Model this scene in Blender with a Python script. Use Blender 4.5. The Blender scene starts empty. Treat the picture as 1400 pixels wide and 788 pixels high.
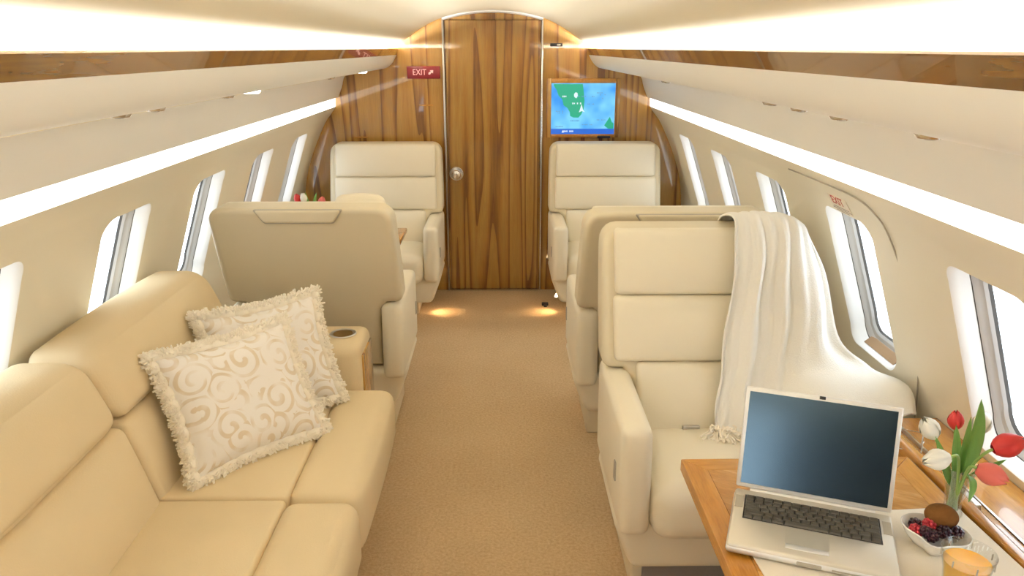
import bpy, bmesh, math, random
from mathutils import Vector, Matrix, noise
random.seed(7)
SC = bpy.context.scene
COL = SC.collection
PI = math.pi

# ------------------------------------------------------------------ camera
cam_data = bpy.data.cameras.new('camera'); cam = bpy.data.objects.new('camera', cam_data); COL.objects.link(cam)
F_PX = 1050.0
pitch = math.atan(329 / F_PX); yaw = math.atan(15 * math.cos(pitch) / F_PX)
cam.location = (0.052, 0.0, 1.6)
cam.rotation_euler = (PI / 2 - pitch, 0, -yaw)
cam_data.sensor_width = 36.0; cam_data.lens = 36.0 * F_PX / 1400.0
cam_data.clip_start = 0.02; cam_data.clip_end = 200
SC.camera = cam

# ------------------------------------------------------------------ world, view
W = bpy.data.worlds.new('daylight_sky'); SC.world = W; W.use_nodes = True
wn = W.node_tree; wn.nodes.clear()
w_out = wn.nodes.new('ShaderNodeOutputWorld'); w_bg = wn.nodes.new('ShaderNodeBackground')
w_bg.inputs['Color'].default_value = (0.86, 0.94, 1.0, 1); w_bg.inputs['Strength'].default_value = 4.6
wn.links.new(w_bg.outputs[0], w_out.inputs[0])
SC.view_settings.view_transform = 'Standard'; SC.view_settings.look = 'None'
SC.view_settings.exposure = 0.20; SC.view_settings.gamma = 1.0; SC.view_settings.use_curve_mapping = False
SC.cycles.max_bounces = 10; SC.cycles.diffuse_bounces = 7; SC.cycles.glossy_bounces = 4
SC.cycles.transmission_bounces = 8; SC.cycles.transparent_max_bounces = 12
SC.cycles.caustics_reflective = False; SC.cycles.caustics_refractive = False
SC.cycles.sample_clamp_indirect = 6.0

COVE_POWER = 330.0        # W, each cove lamp run
STRIP_EMIT = 2.6         # wall light strips
DOWN_POWER = 9.0

Y0, Y1 = -3.7, 5.073      # cabin from the aft end behind the camera to the forward bulkhead

def area(name, loc, rot, sx, sy, power, color):
    d = bpy.data.lights.new(name, 'AREA'); d.shape = 'RECTANGLE'; d.size = sx; d.size_y = sy
    d.energy = power; d.color = color
    o = bpy.data.objects.new(name, d); COL.objects.link(o); o.location = loc; o.rotation_euler = rot
    return o
WARM = (1.0, 0.985, 0.94)
for s in (-1, 1):      # fluorescent cove run lying in the trough behind each wooden fascia, shining up and inwards
    area('cove_lamp', (s * 0.690, (Y0 + Y1) / 2, 1.556), (0, PI - s * math.radians(4), 0), 0.09, Y1 - Y0 - 0.1, COVE_POWER, WARM)

# ------------------------------------------------------------------ material helpers
def mat(name):
    m = bpy.data.materials.new(name); m.use_nodes = True
    return m, m.node_tree, m.node_tree.nodes['Principled BSDF']
def nd(t, kind, **kw):
    n = t.nodes.new(kind)
    for k, v in kw.items():
        if k in n.inputs: n.inputs[k].default_value = v
        else: setattr(n, k, v)
    return n
def simple(name, col, rough=0.5, metal=0.0, spec=0.5, emit=None, strength=0, bump=None, vary=0.0, coat=0.0):
    m, t, b = mat(name)
    b.inputs['Base Color'].default_value = (*col, 1); b.inputs['Roughness'].default_value = rough
    b.inputs['Metallic'].default_value = metal; b.inputs['Specular IOR Level'].default_value = spec
    b.inputs['Coat Weight'].default_value = coat; b.inputs['Coat Roughness'].default_value = 0.06
    if emit:
        b.inputs['Emission Color'].default_value = (*emit, 1); b.inputs['Emission Strength'].default_value = strength
    tc = nd(t, 'ShaderNodeTexCoord')
    if vary:
        n = nd(t, 'ShaderNodeTexNoise', Scale=3.0, Detail=4.0)
        r = nd(t, 'ShaderNodeMix', data_type='RGBA')
        r.inputs[6].default_value = (*[c * (1 - vary) for c in col], 1); r.inputs[7].default_value = (*[min(1, c * (1 + vary)) for c in col], 1)
        t.links.new(tc.outputs['Object'], n.inputs['Vector']); t.links.new(n.outputs['Fac'], r.inputs[0]); t.links.new(r.outputs[2], b.inputs['Base Color'])
    if bump:
        n2 = nd(t, 'ShaderNodeTexNoise', Scale=bump[0], Detail=3.0)
        bp = nd(t, 'ShaderNodeBump', Strength=bump[1], Distance=bump[2])
        t.links.new(tc.outputs['Object'], n2.inputs['Vector']); t.links.new(n2.outputs['Fac'], bp.inputs['Height']); t.links.new(bp.outputs[0], b.inputs['Normal'])
    return m
def wood(name, stops, scale=(9, 9, 0.7), streak=3.0, rough=0.12, warp=0.35, coat=0.6, spec=0.5, rings=0.0, turn=0.0):
    """veneer: broad figure (optionally sliced into growth rings) plus fine pores along the grain"""
    m, t, b = mat(name)
    tc = nd(t, 'ShaderNodeTexCoord'); mp = nd(t, 'ShaderNodeMapping'); mp.inputs['Scale'].default_value = scale
    mr = nd(t, 'ShaderNodeMapping'); mr.inputs['Rotation'].default_value = (0, 0, turn)
    t.links.new(tc.outputs['Object'], mr.inputs['Vector']); t.links.new(mr.outputs[0], mp.inputs['Vector'])
    n1 = nd(t, 'ShaderNodeTexNoise', Scale=1.0, Detail=1.0 if rings else 3.0, Distortion=warp)
    n2 = nd(t, 'ShaderNodeTexNoise', Scale=streak * 2.2, Detail=5.0, Roughness=0.65)
    n3 = nd(t, 'ShaderNodeTexNoise', Scale=streak * 9, Detail=2.0)
    for n in (n1, n2, n3): t.links.new(mp.outputs[0], n.inputs['Vector'])
    src = n1.outputs['Fac']
    if rings:
        k = nd(t, 'ShaderNodeMath', operation='MULTIPLY'); k.inputs[1].default_value = rings; t.links.new(src, k.inputs[0])
        fr = nd(t, 'ShaderNodeMath', operation='FRACT'); t.links.new(k.outputs[0], fr.inputs[0]); src = fr.outputs[0]
    a = nd(t, 'ShaderNodeMath', operation='MULTIPLY_ADD'); a.inputs[1].default_value = 0.62; t.links.new(src, a.inputs[0])
    a2 = nd(t, 'ShaderNodeMath', operation='MULTIPLY'); a2.inputs[1].default_value = 0.38; t.links.new(n2.outputs['Fac'], a2.inputs[0])
    t.links.new(a2.outputs[0], a.inputs[2])
    r = nd(t, 'ShaderNodeValToRGB')
    els = r.color_ramp.elements
    while len(els) < len(stops): els.new(0.5)
    for e, (p, c) in zip(els, stops): e.position = p; e.color = (*c, 1)
    t.links.new(a.outputs[0], r.inputs[0])
    mx = nd(t, 'ShaderNodeMix', data_type='RGBA', blend_type='MULTIPLY'); mx.inputs[0].default_value = 0.3
    r2 = nd(t, 'ShaderNodeValToRGB'); r2.color_ramp.elements[0].position = 0.35; r2.color_ramp.elements[0].color = (0.55, 0.5, 0.45, 1); r2.color_ramp.elements[1].position = 0.6
    t.links.new(n3.outputs['Fac'], r2.inputs[0]); t.links.new(r.outputs[0], mx.inputs[6]); t.links.new(r2.outputs[0], mx.inputs[7])
    t.links.new(mx.outputs[2], b.inputs['Base Color'])
    b.inputs['Roughness'].default_value = rough + 0.15; b.inputs['Coat Weight'].default_value = coat; b.inputs['Coat Roughness'].default_value = rough * 0.35
    b.inputs['Specular IOR Level'].default_value = spec
    return m

VENEER = [(0.14, (0.38, 0.19, 0.036)), (0.34, (0.48, 0.265, 0.056)), (0.54, (0.42, 0.21, 0.040)), (0.68, (0.29, 0.125, 0.020)), (0.77, (0.17, 0.063, 0.011)), (0.86, (0.26, 0.11, 0.018))]
M_VENEER = wood('figured_veneer', VENEER, (6.5, 6.5, 0.22), 6.0, rough=0.08, warp=0.12, coat=1.0, rings=8.0)
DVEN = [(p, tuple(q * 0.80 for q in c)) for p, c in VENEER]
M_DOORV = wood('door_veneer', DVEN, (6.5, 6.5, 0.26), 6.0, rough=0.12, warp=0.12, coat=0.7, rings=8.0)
M_FASCIA = wood('fascia_veneer', [(0.3, (0.09, 0.038, 0.006)), (0.5, (0.20, 0.095, 0.015)), (0.7, (0.28, 0.145, 0.028))], (5, 0.5, 9), 2.0, rough=0.06, coat=1.0)
M_HONEY = wood('honey_wood', [(0.3, (0.36, 0.14, 0.018)), (0.5, (0.50, 0.22, 0.030)), (0.7, (0.62, 0.32, 0.06))], (14, 1.5, 14), 2.2, rough=0.12, coat=0.5)
M_INLAY = wood('inlay_veneer', [(0.32, (0.34, 0.14, 0.022)), (0.5, (0.50, 0.235, 0.045)), (0.68, (0.70, 0.42, 0.14))], (5, 26, 6), 1.4, rough=0.12, warp=0.9, coat=0.6, turn=math.radians(28))
M_LEATHER = simple('cream_leather', (0.795, 0.73, 0.585), 0.46, bump=(160, 0.12, 0.002), vary=0.02)
M_SHELL = simple('beige_leather', (0.685, 0.61, 0.45), 0.48, bump=(160, 0.12, 0.002), vary=0.02)
M_SOFA = simple('sofa_ultrasuede', (0.69, 0.565, 0.365), 0.85, spec=0.2, bump=(240, 0.25, 0.002), vary=0.07)
M_WALL = simple('cream_wall_lining', (0.785, 0.74, 0.615), 0.42, bump=(90, 0.05, 0.001))
M_VALANCE = simple('white_valance_lining', (0.83, 0.825, 0.80), 0.45)
M_CEIL = simple('ceiling_lining', (0.795, 0.745, 0.605), 0.6)
M_FRAME = simple('white_window_moulding', (0.84, 0.84, 0.83), 0.4)
M_SHADE = simple('grey_window_shade', (0.50, 0.50, 0.50), 0.5)
M_SEAL = simple('grey_window_seal', (0.07, 0.065, 0.06), 0.6)
M_BRONZE = simple('dark_gold_cup', (0.30, 0.19, 0.06), 0.3, metal=1.0)
M_BLACK = simple('black_rubber', (0.012, 0.012, 0.014), 0.5)
M_DARK = simple('dark_seam', (0.10, 0.08, 0.06), 0.8)
M_SEAM = simple('grey_seam', (0.42, 0.385, 0.32), 0.8)
M_CHROME = simple('brushed_chrome', (0.78, 0.78, 0.80), 0.18, metal=1.0)
M_STEEL = simple('satin_steel', (0.6, 0.58, 0.55), 0.3, metal=1.0)
M_STRIP = simple('strip_diffuser', (0.9, 0.9, 0.86), 0.5, emit=(1.0, 0.97, 0.90), strength=STRIP_EMIT)
M_LAMP = simple('reading_lamp_lens', (0.9, 0.9, 0.86), 0.3, emit=(1.0, 0.95, 0.85), strength=9)
M_WARMLAMP = simple('courtesy_lamp_lens', (0.9, 0.8, 0.6), 0.3, emit=(1.0, 0.75, 0.45), strength=12)
M_TWEED = simple('grey_tweed', (0.25, 0.225, 0.22), 0.95, spec=0.1, bump=(300, 0.6, 0.003), vary=0.25)
M_BLUE = simple('navy_webbing', (0.02, 0.03, 0.09), 0.6)
M_THROW = simple('ivory_knit', (0.88, 0.86, 0.81), 0.95, spec=0.1, bump=(260, 0.5, 0.003))
M_FRINGE = simple('ivory_fringe', (0.88, 0.82, 0.71), 0.95, spec=0.1)
M_CLOTH = simple('ivory_placemat_linen', (0.82, 0.76, 0.66), 0.95, spec=0.1, bump=(420, 0.5, 0.002))
M_ALU = simple('silver_aluminium', (0.70, 0.66, 0.58), 0.34, metal=0.55)
M_ALUEDGE = simple('pale_aluminium_rim', (0.80, 0.80, 0.80), 0.35, metal=0.5)
M_KEY = simple('dark_grey_keycap', (0.085, 0.075, 0.06), 0.4, vary=0.2)
M_LCD = simple('dark_matte_display', (0.006, 0.008, 0.012), 0.17, spec=1.0)
M_LCD.node_tree.nodes['Principled BSDF'].inputs['Specular Tint'].default_value = (0.55, 0.85, 1.0, 1)
M_CHINA = simple('white_china', (0.86, 0.86, 0.84), 0.15, coat=0.5)
M_KIWI = simple('brown_fuzzy_skin', (0.17, 0.075, 0.022), 0.85, spec=0.1, bump=(120, 0.7, 0.004), vary=0.3)
M_RASP = simple('red_berry', (0.42, 0.025, 0.04), 0.35)
M_BLACKB = simple('black_berry', (0.035, 0.008, 0.018), 0.3)
M_STEM = simple('tulip_stem', (0.30, 0.48, 0.13), 0.5)
M_LEAF = simple('tulip_leaf', (0.20, 0.42, 0.10), 0.45, vary=0.15)
M_PETW = simple('white_petal', (0.86, 0.86, 0.80), 0.55, vary=0.03)
M_PETR = simple('red_petal', (0.60, 0.035, 0.035), 0.5, vary=0.12)
M_PETP = simple('pink_edged_petal', (0.72, 0.16, 0.13), 0.5, vary=0.15)
M_BACKW = simple('darkened_unseen_wall', (0.035, 0.022, 0.014), 0.5)  # unseen rear wall, coloured dark to deepen the laptop screen's reflection
M_LID = simple('brown_wood_lid', (0.34, 0.215, 0.115), 0.4)
M_EXITR = simple('maroon_sign_face', (0.22, 0.012, 0.02), 0.3)
M_EXITP = simple('pale_sign_letters', (0.85, 0.55, 0.55), 0.4, emit=(1, 0.6, 0.6), strength=0.25)
M_REDINK = simple('red_ink', (0.45, 0.06, 0.05), 0.6)
M_GREYINK = simple('grey_ink', (0.28, 0.22, 0.18), 0.6)
M_PLACARD = simple('placard_film', (0.74, 0.66, 0.53), 0.4)

def carpet_mat():
    m, t, b = mat('tan_carpet')
    tc = nd(t, 'ShaderNodeTexCoord')
    n = nd(t, 'ShaderNodeTexNoise', Scale=1.6, Detail=3.0); n2 = nd(t, 'ShaderNodeTexNoise', Scale=95.0, Detail=3.0, Roughness=0.7)
    for q in (n, n2): t.links.new(tc.outputs['Object'], q.inputs['Vector'])
    r = nd(t, 'ShaderNodeValToRGB'); e = r.color_ramp.elements
    e[0].position = 0.3; e[0].color = (0.43, 0.30, 0.165, 1); e[1].position = 0.72; e[1].color = (0.66, 0.50, 0.32, 1)
    a = nd(t, 'ShaderNodeMath', operation='MULTIPLY_ADD'); a.inputs[1].default_value = 0.3
    s = nd(t, 'ShaderNodeMath', operation='MULTIPLY'); s.inputs[1].default_value = 0.7
    t.links.new(n2.outputs['Fac'], s.inputs[0]); t.links.new(n.outputs['Fac'], a.inputs[0]); t.links.new(s.outputs[0], a.inputs[2])
    t.links.new(a.outputs[0], r.inputs[0]); t.links.new(r.outputs[0], b.inputs['Base Color'])
    bp = nd(t, 'ShaderNodeBump', Strength=0.7, Distance=0.006); t.links.new(n2.outputs['Fac'], bp.inputs['Height']); t.links.new(bp.outputs[0], b.inputs['Normal'])
    b.inputs['Roughness'].default_value = 0.95; b.inputs['Specular IOR Level'].default_value = 0.1
    return m
M_CARPET = carpet_mat()

def glass_mat(name, tint, alpha, rough=0.02):
    m, t, b = mat(name); t.nodes.remove(b)
    out = [n for n in t.nodes if n.type == 'OUTPUT_MATERIAL'][0]
    tr = nd(t, 'ShaderNodeBsdfTransparent'); tr.inputs[0].default_value = (*tint, 1)
    gl = nd(t, 'ShaderNodeBsdfGlossy', Roughness=rough); lw_ = nd(t, 'ShaderNodeLayerWeight', Blend=0.5)
    pw = nd(t, 'ShaderNodeMath', operation='POWER'); pw.inputs[1].default_value = 5.0; t.links.new(lw_.outputs['Facing'], pw.inputs[0])
    ad = nd(t, 'ShaderNodeMath', operation='MULTIPLY_ADD'); ad.inputs[1].default_value = 0.8; ad.inputs[2].default_value = 0.04 + alpha; t.links.new(pw.outputs[0], ad.inputs[0])
    mx = nd(t, 'ShaderNodeMixShader'); t.links.new(ad.outputs[0], mx.inputs[0]); t.links.new(tr.outputs[0], mx.inputs[1]); t.links.new(gl.outputs[0], mx.inputs[2])
    t.links.new(mx.outputs[0], out.inputs[0])
    return m
M_PANE = glass_mat('window_glass', (0.97, 0.985, 1.0), 0.0)
M_GLASS = glass_mat('clear_glass', (0.95, 0.97, 0.97), 0.04)
M_VASE = glass_mat('thick_vase_glass', (0.93, 0.96, 0.95), 0.14, 0.12)
def juice_mat():
    m, t, b = mat('orange_juice_liquid')
    b.inputs['Base Color'].default_value = (0.92, 0.47, 0.02, 1); b.inputs['Roughness'].default_value = 0.25
    b.inputs['Subsurface Weight'].default_value = 0.25; b.inputs['Subsurface Radius'].default_value = (0.02, 0.012, 0.004)
    return m
M_JUICE = juice_mat()
def scroll_mat():
    # woven swirls: each cell of a Voronoi pattern carries one spiral
    m, t, b = mat('scroll_brocade')
    uv = nd(t, 'ShaderNodeTexCoord'); mp = nd(t, 'ShaderNodeMapping'); mp.inputs['Scale'].default_value = (1, 1, 0.0)
    nz = nd(t, 'ShaderNodeTexNoise', Scale=7.0, Detail=2.0)
    ad = nd(t, 'ShaderNodeVectorMath', operation='MULTIPLY_ADD'); ad.inputs[1].default_value = (0.02, 0.02, 0)
    t.links.new(uv.outputs['Object'], nz.inputs['Vector']); t.links.new(nz.outputs['Color'], ad.inputs[0]); t.links.new(uv.outputs['Object'], ad.inputs[2])
    t.links.new(ad.outputs[0], mp.inputs['Vector'])
    vo = nd(t, 'ShaderNodeTexVoronoi', Scale=12.0, Randomness=0.75)
    t.links.new(mp.outputs[0], vo.inputs['Vector'])
    sc = nd(t, 'ShaderNodeVectorMath', operation='SUBTRACT'); t.links.new(mp.outputs[0], sc.inputs[0]); t.links.new(vo.outputs['Position'], sc.inputs[1])
    sx = nd(t, 'ShaderNodeSeparateXYZ'); t.links.new(sc.outputs[0], sx.inputs[0])
    at = nd(t, 'ShaderNodeMath', operation='ARCTAN2'); t.links.new(sx.outputs[1], at.inputs[0]); t.links.new(sx.outputs[0], at.inputs[1])
    ln = nd(t, 'ShaderNodeVectorMath', operation='LENGTH'); t.links.new(sc.outputs[0], ln.inputs[0])
    k = nd(t, 'ShaderNodeMath', operation='MULTIPLY_ADD'); k.inputs[1].default_value = 270.0
    t.links.new(ln.outputs['Value'], k.inputs[0]); t.links.new(at.outputs[0], k.inputs[2])
    sn = nd(t, 'ShaderNodeMath', operation='SINE'); t.links.new(k.outputs[0], sn.inputs[0])
    r = nd(t, 'ShaderNodeValToRGB'); e = r.color_ramp.elements; e[0].position = 0.62; e[0].color = (0, 0, 0, 1); e[1].position = 0.80; e[1].color = (1, 1, 1, 1)
    mm = nd(t, 'ShaderNodeMath', operation='MULTIPLY_ADD'); mm.inputs[1].default_value = 0.5; mm.inputs[2].default_value = 0.5
    t.links.new(sn.outputs[0], mm.inputs[0]); t.links.new(mm.outputs[0], r.inputs[0])
    n2 = nd(t, 'ShaderNodeTexNoise', Scale=16.0, Detail=1.0); t.links.new(uv.outputs['Object'], n2.inputs['Vector'])
    r2 = nd(t, 'ShaderNodeValToRGB'); r2.color_ramp.elements[0].position = 0.36; r2.color_ramp.elements[1].position = 0.56
    t.links.new(n2.outputs['Fac'], r2.inputs[0])
    mu = nd(t, 'ShaderNodeMath', operation='MULTIPLY'); t.links.new(r.outputs[0], mu.inputs[0]); t.links.new(r2.outputs[0], mu.inputs[1])
    mx = nd(t, 'ShaderNodeMix', data_type='RGBA'); mx.inputs[6].default_value = (0.84, 0.80, 0.75, 1); mx.inputs[7].default_value = (0.70, 0.595, 0.455, 1)
    t.links.new(mu.outputs[0], mx.inputs[0]); t.links.new(mx.outputs[2], b.inputs['Base Color'])
    bp = nd(t, 'ShaderNodeBump', Strength=0.3, Distance=0.002); t.links.new(mu.outputs[0], bp.inputs['Height']); t.links.new(bp.outputs[0], b.inputs['Normal'])
    b.inputs['Roughness'].default_value = 0.7
    return m
M_SCROLL = scroll_mat()
def emis(name, col, s=1.0):
    return simple(name, (0.02, 0.02, 0.02), 0.3, emit=col, strength=s)
def sea_mat():
    m, t, b = mat('map_sea')
    tc = nd(t, 'ShaderNodeTexCoord'); n = nd(t, 'ShaderNodeTexNoise', Scale=6.0, Detail=2.0); t.links.new(tc.outputs['Object'], n.inputs['Vector'])
    r = nd(t, 'ShaderNodeValToRGB'); e = r.color_ramp.elements
    e[0].position = 0.36; e[0].color = (0.01, 0.27, 0.88, 1); e[1].position = 0.60; e[1].color = (0.20, 0.66, 1.0, 1)
    t.links.new(n.outputs['Fac'], r.inputs[0]); t.links.new(r.outputs[0], b.inputs['Emission Color']); b.inputs['Emission Strength'].default_value = 0.9
    b.inputs['Base Color'].default_value = (0.01, 0.02, 0.03, 1); b.inputs['Roughness'].default_value = 0.25
    return m
M_SEA = sea_mat()
M_LAND = emis('map_land', (0.0, 0.42, 0.24), 0.9)
M_BAR = emis('map_bar', (0.0, 0.13, 0.68), 0.9)
M_MAPINK = emis('map_white', (0.75, 0.9, 1.0), 0.9)
M_MAPGREY = emis('map_grey', (0.08, 0.3, 0.6), 0.9)

M_LCD.node_tree.nodes['Principled BSDF'].inputs['Coat Weight'].default_value = 1.0
M_LCD.node_tree.nodes['Principled BSDF'].inputs['Coat Roughness'].default_value = 0.16
M_LCD.node_tree.nodes['Principled BSDF'].inputs['Coat Tint'].default_value = (0.6, 0.85, 1.0, 1)
# ------------------------------------------------------------------ mesh helpers
def tag(o, label=None, cat=None, group=None, kind=None):
    if label: o['label'] = label
    if cat: o['category'] = cat
    if group: o['group'] = group
    if kind: o['kind'] = kind
    return o
def thing(name, label, cat, loc=(0, 0, 0), rotz=0.0, group=None):
    o = bpy.data.objects.new(name, None); COL.objects.link(o); o.empty_display_size = 0.05
    o.location = loc; o.rotation_euler = (0, 0, rotz)
    return tag(o, label, cat, group)
def link(name, me, m, parent=None, smooth=True, angle=40):
    if smooth:
        me.polygons.foreach_set('use_smooth', [True] * len(me.polygons)); me.set_sharp_from_angle(angle=math.radians(angle))
    if m and not me.materials: me.materials.append(m)
    o = bpy.data.objects.new(name, me); COL.objects.link(o); o.parent = parent
    return o
def ob(name, vf, m, parent=None, smooth=True, angle=40, weld=False):
    me = bpy.data.meshes.new(name); me.from_pydata([tuple(v) for v in vf[0]], [], vf[1]); 
    bm = bmesh.new(); bm.from_mesh(me)
    if weld: bmesh.ops.remove_doubles(bm, verts=bm.verts, dist=1e-5)
    bmesh.ops.recalc_face_normals(bm, faces=bm.faces); bm.to_mesh(me); bm.free()
    me.update(); return link(name, me, m, parent, smooth, angle)
def obm(name, bm, m, parent=None, smooth=True, angle=40):
    bmesh.ops.recalc_face_normals(bm, faces=bm.faces)
    me = bpy.data.meshes.new(name); bm.to_mesh(me); bm.free(); o = link(name, me, m, parent, smooth, angle)
    if smooth:
        w = o.modifiers.new('flat_faces', 'WEIGHTED_NORMAL'); w.keep_sharp = True; w.weight = 100
    return o
def copy_tree(o, parent=None):
    c = o.copy(); COL.objects.link(c); c.parent = parent
    for ch in o.children: copy_tree(ch, c)
    return c
def join(*vfs):
    V, Fc = [], []
    for v, f in vfs:
        b = len(V); V += [tuple(p) for p in v]; Fc += [tuple(i + b for i in q) for q in f]
    return V, Fc
def xf(vf, fn): return [fn(Vector(p)) for p in vf[0]], vf[1]
def move(vf, d): return xf(vf, lambda p: p + Vector(d))
def softbox(sx, sy, sz, r, n=6, bulge=(0, 0, 0), k=3):
    """rounded box centred at the origin; bulge swells the faces across x, y, z"""
    h = (sx / 2, sy / 2, sz / 2); r = min(r, min(h) * 0.999)
    def axis(hh):
        c = [-hh + r * (1 - math.cos(PI / 2 * i / k)) * 1.0 for i in range(k)]
        inner = [-(hh - r) + 2 * (hh - r) * i / n for i in range(n + 1)]
        out = []
        for a in c + inner + [-q for q in reversed(c)]:
            if not out or a - out[-1] > 1e-7: out.append(a)
        return out
    A = [axis(q) for q in h]; idx = {}; V = []; Fc = []
    def vert(p):
        key = tuple(round(q, 6) for q in p)
        if key in idx: return idx[key]
        q = [max(-(h[i] - r), min(h[i] - r, p[i])) for i in range(3)]
        d = Vector([p[i] - q[i] for i in range(3)])
        pos = Vector(q) + (d.normalized() * r if d.length > 1e-9 else d)
        for i in range(3):
            if bulge[i]:
                j, l = (i + 1) % 3, (i + 2) % 3
                w = (1 - (p[j] / h[j]) ** 2) * (1 - (p[l] / h[l]) ** 2)
                pos[i] += bulge[i] * w * (pos[i] / h[i])
        V.append(pos); idx[key] = len(V) - 1; return idx[key]
    for i in range(3):
        j, l = (i + 1) % 3, (i + 2) % 3
        for s in (-1, 1):
            for a in range(len(A[j]) - 1):
                for b in range(len(A[l]) - 1):
                    q = []
                    for (u, v) in ((a, b), (a + 1, b), (a + 1, b + 1), (a, b + 1)):
                        p = [0, 0, 0]; p[i] = s * h[i]; p[j] = A[j][u]; p[l] = A[l][v]; q.append(vert(p))
                    if len(set(q)) == 4: Fc.append(tuple(q if s > 0 else q[::-1]))
    return V, Fc
def box(x0, x1, y0, y1, z0, z1, r=0.0):
    if r: return move(softbox(x1 - x0, y1 - y0, z1 - z0, r, 1, k=2), ((x0 + x1) / 2, (y0 + y1) / 2, (z0 + z1) / 2))
    V = [(x, y, z) for x in (x0, x1) for y in (y0, y1) for z in (z0, z1)]
    return V, [(0, 1, 3, 2), (4, 6, 7, 5), (0, 4, 5, 1), (2, 3, 7, 6), (0, 2, 6, 4), (1, 5, 7, 3)]
def rrect(a, b, r, n=5):
    """rounded rectangle outline, half sizes a x b, 4*(n+1) points"""
    P = []
    for cx, cy, a0 in ((a - r, b - r, 0), (-(a - r), b - r, 90), (-(a - r), -(b - r), 180), (a - r, -(b - r), 270)):
        for i in range(n + 1):
            t = math.radians(a0 + 90 * i / n); P.append((cx + r * math.cos(t), cy + r * math.sin(t)))
    return P
def loft(rings, closed=True, caps=(False, False)):
    n = len(rings[0]); V = [p for r in rings for p in r]; Fc = []
    for i in range(len(rings) - 1):
        for j in range(n if closed else n - 1):
            k = (j + 1) % n; Fc.append((i * n + j, i * n + k, (i + 1) * n + k, (i + 1) * n + j))
    if caps[0]: Fc.append(tuple(range(n))[::-1])
    if caps[1]: Fc.append(tuple((len(rings) - 1) * n + j for j in range(n)))
    return V, Fc
def tube(pts, rad, seg=8, closed=False):
    pts = [Vector(p) for p in pts]; rings = []; up = Vector((0.13, 0.21, 0.97))
    for i, p in enumerate(pts):
        a = pts[max(0, i - 1)]; b = pts[min(len(pts) - 1, i + 1)]
        if closed: a = pts[i - 1]; b = pts[(i + 1) % len(pts)]
        t = (b - a).normalized(); u = t.cross(up)
        if u.length < 1e-4: u = t.cross(Vector((1, 0, 0)))
        u.normalize(); v = t.cross(u); r = rad[i] if isinstance(rad, (list, tuple)) else rad
        rings.append([p + (u * math.cos(2 * PI * j / seg) + v * math.sin(2 * PI * j / seg)) * r for j in range(seg)])
    if closed: rings.append(rings[0])
    return loft(rings, True, (not closed, not closed))
def lathe(prof, seg=24):
    return loft([[(r * math.cos(2 * PI * j / seg), r * math.sin(2 * PI * j / seg), z) for j in range(seg)] for r, z in prof])
def prism(outline, y0, y1, bevel=0.0, segs=3, frontonly=False):
    """outline in (x, z) extruded along y, edges of both faces rounded"""
    bm = bmesh.new()
    a = [bm.verts.new((x, y0, z)) for x, z in outline]; b = [bm.verts.new((x, y1, z)) for x, z in outline]
    f0 = bm.faces.new(a); f1 = bm.faces.new(b[::-1]); n = len(a)
    for i in range(n): bm.faces.new((a[i], b[i], b[(i + 1) % n], a[(i + 1) % n]))
    bmesh.ops.recalc_face_normals(bm, faces=bm.faces)
    if bevel:
        es = list(f0.edges) + ([] if frontonly else list(f1.edges))
        bmesh.ops.bevel(bm, geom=es, offset=bevel, segments=segs, profile=0.5, affect='EDGES', clamp_overlap=True)
    return bm
def catmull(P, n):
    out = []
    for i in range(len(P) - 1):
        p0 = P[max(0, i - 1)]; p1 = P[i]; p2 = P[i + 1]; p3 = P[min(len(P) - 1, i + 2)]
        for j in range(n):
            t = j / n
            out.append(tuple(0.5 * (2 * b + (c - a) * t + (2 * a - 5 * b + 4 * c - d) * t * t + (3 * b - a - 3 * c + d) * t ** 3) for a, b, c, d in zip(p0, p1, p2, p3)))
    out.append(tuple(P[-1])); return out
def text(name, s, size, m, parent, loc, rot, depth=0.0006, align='CENTER', sx=1.0):
    cu = bpy.data.curves.new(name, 'FONT'); cu.body = s; cu.size = size; cu.extrude = depth; cu.align_x = align; cu.align_y = 'CENTER'
    tmp = bpy.data.objects.new(name, cu); COL.objects.link(tmp); dg = bpy.context.evaluated_depsgraph_get()
    me = bpy.data.meshes.new_from_object(tmp.evaluated_get(dg)); COL.objects.unlink(tmp); bpy.data.objects.remove(tmp); me.name = name
    o = link(name, me, None, parent, smooth=False); me.materials.clear(); me.materials.append(m)
    o.location = loc; o.rotation_euler = rot; o.scale = (sx, 1, 1); return o

# ------------------------------------------------------------------ the cabin shell
fl = ob('floor', box(-1.16, 1.16, Y0 - 0.05, Y1 + 0.05, -0.03, 0.0), M_CARPET, smooth=False); tag(fl, 'tan wall-to-wall carpet of the aisle', kind='structure')

WP = catmull([(1.013, 1.238), (1.018, 1.226), (1.045, 1.19), (1.08, 1.145), (1.125, 1.06), (1.175, 0.95), (1.215, 0.84), (1.24, 0.74), (1.254, 0.62), (1.256, 0.52), (1.24, 0.38), (1.2, 0.2), (1.13, 0.0), (1.115, -0.03)], 8)
WS = [0.0]
for a, b in zip(WP, WP[1:]): WS.append(WS[-1] + math.dist(a, b))
def wall_pt(s, off=0.0):
    s = max(0.0, min(WS[-1] - 1e-6, s)); i = max(k for k in range(len(WS) - 1) if WS[k] <= s)
    t = (s - WS[i]) / (WS[i + 1] - WS[i]); a, b = WP[i], WP[i + 1]
    x, z = a[0] + (b[0] - a[0]) * t, a[1] + (b[1] - a[1]) * t
    dx, dz = b[0] - a[0], b[1] - a[1]; l = math.hypot(dx, dz)
    return x + off * -dz / l, z + off * dx / l
def s_of_z(z):
    for i in range(len(WP) - 1):
        if WP[i][1] >= z >= WP[i + 1][1]:
            t = (WP[i][1] - z) / (WP[i][1] - WP[i + 1][1]); return WS[i] + t * (WS[i + 1] - WS[i])
ST, SB = s_of_z(1.105), s_of_z(0.655)
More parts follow.
